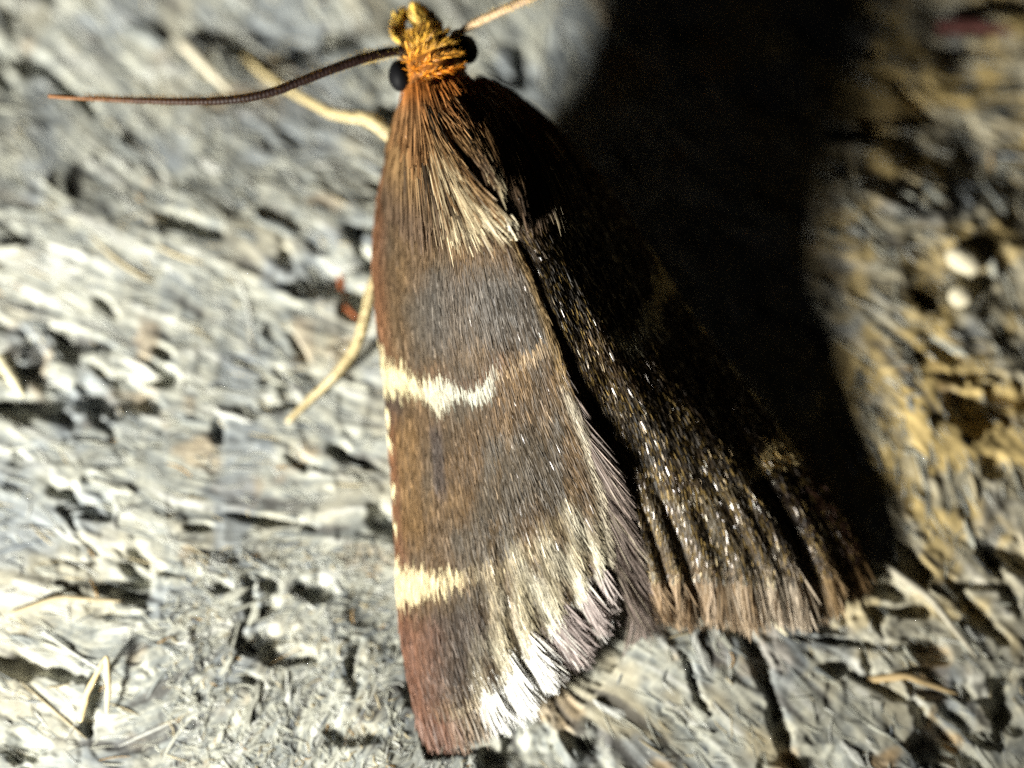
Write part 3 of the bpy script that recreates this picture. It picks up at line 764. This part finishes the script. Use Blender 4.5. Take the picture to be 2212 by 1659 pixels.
# antennae: ringed, tapering, with fine cilia
def antenna(path, r0, r1, cols, nseg, cilia, seed, scape):
    K = np.array(path, float); m = nseg * 4 + 1
    k = interp_curve(K, np.linspace(0, 1, m)); p = P(k[:, 0], k[:, 1], k[:, 2])
    t = np.linspace(0, 1, m)
    ring = 1 + .10 * np.abs(np.sin(np.arange(m) * np.pi / 4)) ** .7
    rad = np.interp(t, [0, .06, .5, .9, 1], [r0 * .8, r0, r0 * .85, r1 * 1.1, r1]) * ring
    cc = np.stack([np.interp(t, np.linspace(0, 1, len(cols)), [c[i] for c in cols]) for i in range(3)], -1)
    cc = cc * (.62 + .5 * (ring[:, None] - 1) / .10)
    v, q, tr, c = tube(p, rad, 10, cc)
    o = obj('antenna', mesh('antenna', v, q, c, True, tr), M_ant, moth)
    r = np.random.default_rng(seed); n = cilia
    ti = r.random(n) * .9; ii = (ti * (m - 1)).astype(int)
    T_ = nrm(np.gradient(p, axis=0))[ii]; S = nrm(np.cross(T_, [0, 0, 1.0])); U = np.cross(S, T_)
    a = r.uniform(0, 2 * np.pi, n)[:, None]; d = nrm(S * np.cos(a) + U * np.sin(a) + T_ * .25)
    flip = ((d[:, 1] < 0) | (d[:, 2] > .8)) & (r.random(n) < .75); d = np.where(flip[:, None], nrm(d * np.array([1, -1, -.3])), d)
    L = r.uniform(.03, .085, n)[:, None]
    pts = np.stack([p[ii] + d * rad[ii][:, None] * .9, p[ii] + d * (rad[ii][:, None] + L * .5), p[ii] + d * (rad[ii][:, None] + L)], 1)
    sd = nrm(np.cross(d, T_)); wd = np.tile(np.array([.008, .006, .002]), (n, 1))
    cv, cq, ccc = strips(pts, np.repeat(sd[:, None], 3, 1), wd, np.tile(np.array([.62, .42, .10]), (n, 3, 1)))
    obj('cilia', mesh('cilia', cv, cq, ccc, False), M_hair, o, kind='stuff')
    k = interp_curve(K, np.array([0, .012, .03, .05]) * (2.2 if scape else 1.0)); 
    kk = np.array(K[0]); d = K[1] - K[0]; d = d / np.hypot(*d[:2])
    sp = [P(*(kk + d * s)) for s in (-14, -4, 6, 16)]
    v, q, tr, c = tube(np.array(sp), np.array([.06, .085, .085, .05]), 12, cols[0] if not scape else scape)
    obj('scape', mesh('scape', v, q, c, True, tr), M_ant, o)
    return o
antenna([(872,110,2.28),(840,113,2.36),(790,125,2.45),(730,145,2.5),(660,172,2.5),(600,195,2.48),(540,210,2.45),(480,217,2.4),(400,219,2.35),(300,217,2.25),(200,213,2.15),(140,210,2.1),(105,207,2.08)],
        .070, .028, [(.014,.006,.005),(.014,.006,.005),(.016,.007,.005),(.05,.02,.009),(.24,.10,.03)], 88, 3600, 51, None)
antenna([(986,77,2.2),(1010,60,2.25),(1060,34,2.3),(1110,11,2.3),(1180,-20,2.25),(1290,-62,2.15),(1450,-105,2.0),(1620,-130,1.85)],
        .062, .028, [(.85,.62,.38),(.82,.58,.38),(.6,.38,.2),(.34,.17,.06)], 80, 2200, 52, (.85,.66,.38))  # far paler than the left antenna: its reflected light is put into the colours

# labial palps, curved forward of the face and clad in scales
def palp(path, r0, c, seed):
    k = interp_curve(np.array(path, float), np.linspace(0, 1, 20)); p = P(k[:, 0], k[:, 1], k[:, 2]); t = np.linspace(0, 1, 20)
    rad = r0 * np.interp(t, [0, .3, .7, 1], [.7, 1, .85, .3])
    v, q, tr, cc = tube(p, rad, 12, np.array(c) * .6)
    o = obj('palp', mesh('palp', v, q, cc, True, tr), M_body, moth)
    r = np.random.default_rng(seed); n = 420
    ii = (r.random(n) * 18).astype(int); T_ = nrm(np.gradient(p, axis=0))[ii]; S = nrm(np.cross(T_, [0, 0, 1.0])); U = np.cross(S, T_)
    a = r.uniform(0, 2 * np.pi, n)[:, None]; d = nrm(S * np.cos(a) + U * np.sin(a))
    L = r.uniform(.10, .2, n)[:, None]; kk = np.linspace(0, 1, 4)[None, :, None]
    D = nrm(T_ + d * .35)
    pts = (p[ii] + d * rad[ii][:, None])[:, None] + D[:, None] * L[:, None] * kk
    sd = nrm(np.cross(d, T_)); wd = r.uniform(.02, .045, n)[:, None] * np.array([.7, 1, .9, .3])[None]
    col_ = np.array(c) * np.exp(r.normal(0, .35, n))[:, None]
    sv, sq, scc = strips(pts, np.repeat(sd[:, None], 4, 1), wd, np.repeat(col_[:, None], 4, 1))
    obj('palp_scales', mesh('palp_scales', sv, sq, scc, False), M_hair, o, kind='stuff')
palp([(884,98,1.98),(868,78,2.02),(862,55,2.04),(872,32,1.98)], .09, (.92,.60,.10), 61)  # light on this palp put into its brighter yellow
palp([(918,90,2.0),(916,65,2.08),(906,42,2.1),(898,20,2.0)], .12, (.66,.42,.08), 62)
palp([(950,90,1.9),(938,62,1.95),(925,42,1.95),(915,30,1.9)], .10, (.20,.115,.035), 63)  # palp tone darkened for the shaded side

# legs
def leg(path, rads, c, spurs):
    K = np.array(path, float)
    t = np.linspace(0, 1, 40); s = np.linspace(0, 1, len(K))
    k = interp_curve(K, t); p = P(k[:, 0], k[:, 1], k[:, 2])
    ang = np.interp(t, np.linspace(0, 1, len(rads)), rads)
    v, q, tr, cc = tube(p, ang, 10, c, flat=.8)
    o = obj('leg', mesh('leg', v, q, cc, True, tr), M_leg, moth)
    for (a, b, h0, a2, b2, h2) in spurs:
        sp = np.linspace(P(a, b, h0), P(a2, b2, h2), 6)
        v, q, tr, cc = tube(sp, np.array([.03, .03, .026, .02, .014, .006]), 8, c)
        obj('spur', mesh('spur', v, q, cc, True, tr), M_leg, o)
    # scales lying along the leg
    r = np.random.default_rng(int(path[0][0]) + 7); n = 500
    ii = (r.random(n) * 38).astype(int); T_ = nrm(np.gradient(p, axis=0))[ii]; S = nrm(np.cross(T_, [0, 0, 1.0])); U = np.cross(S, T_)
    a = r.uniform(0, 2 * np.pi, n)[:, None]; d = nrm(S * np.cos(a) + U * np.sin(a) * .8)
    L = r.uniform(.08, .15, n)[:, None]; kk = np.linspace(0, 1, 3)[None, :, None]
    D = nrm(T_ + d * .12)
    pts = (p[ii] + d * ang[ii][:, None] * .95)[:, None] + D[:, None] * L[:, None] * kk
    sd = nrm(np.cross(d, T_)); wd = r.uniform(.015, .03, n)[:, None] * np.array([.8, 1, .3])[None]
    sv, sq, scc = strips(pts, np.repeat(sd[:, None], 3, 1), wd, np.repeat((np.array(c) * np.exp(r.normal(0, .2, n))[:, None])[:, None], 3, 1))
    obj('leg_scales', mesh('leg_scales', sv, sq, scc, False), M_hair, o, kind='stuff')
zf = float(gz(520, 118)[2]); zh = float(gz(620, 912)[2])
leg([(905,345,1.2),(860,305,1.15),(812,266,1.12),(795,256,1.08),(765,252,.95),(723,245,.75),(670,219,.5),(595,176,zf + .25),(522,118,zf + .05)],
    [.10,.12,.11,.085,.075,.062,.052,.040], (.55,.45,.24), [(812,262,1.1,790,275,.95)])
leg([(870,520,1.0),(835,570,.95),(806,620,.85),(788,690,.7),(772,742,.55),(728,806,.4),(672,860,zh + .2),(620,912,zh + .05)],
    [.10,.10,.09,.085,.08,.062,.052,.035], (.48,.39,.21), [(774,738,.55,752,770,.5),(730,804,.4,706,820,.3)])
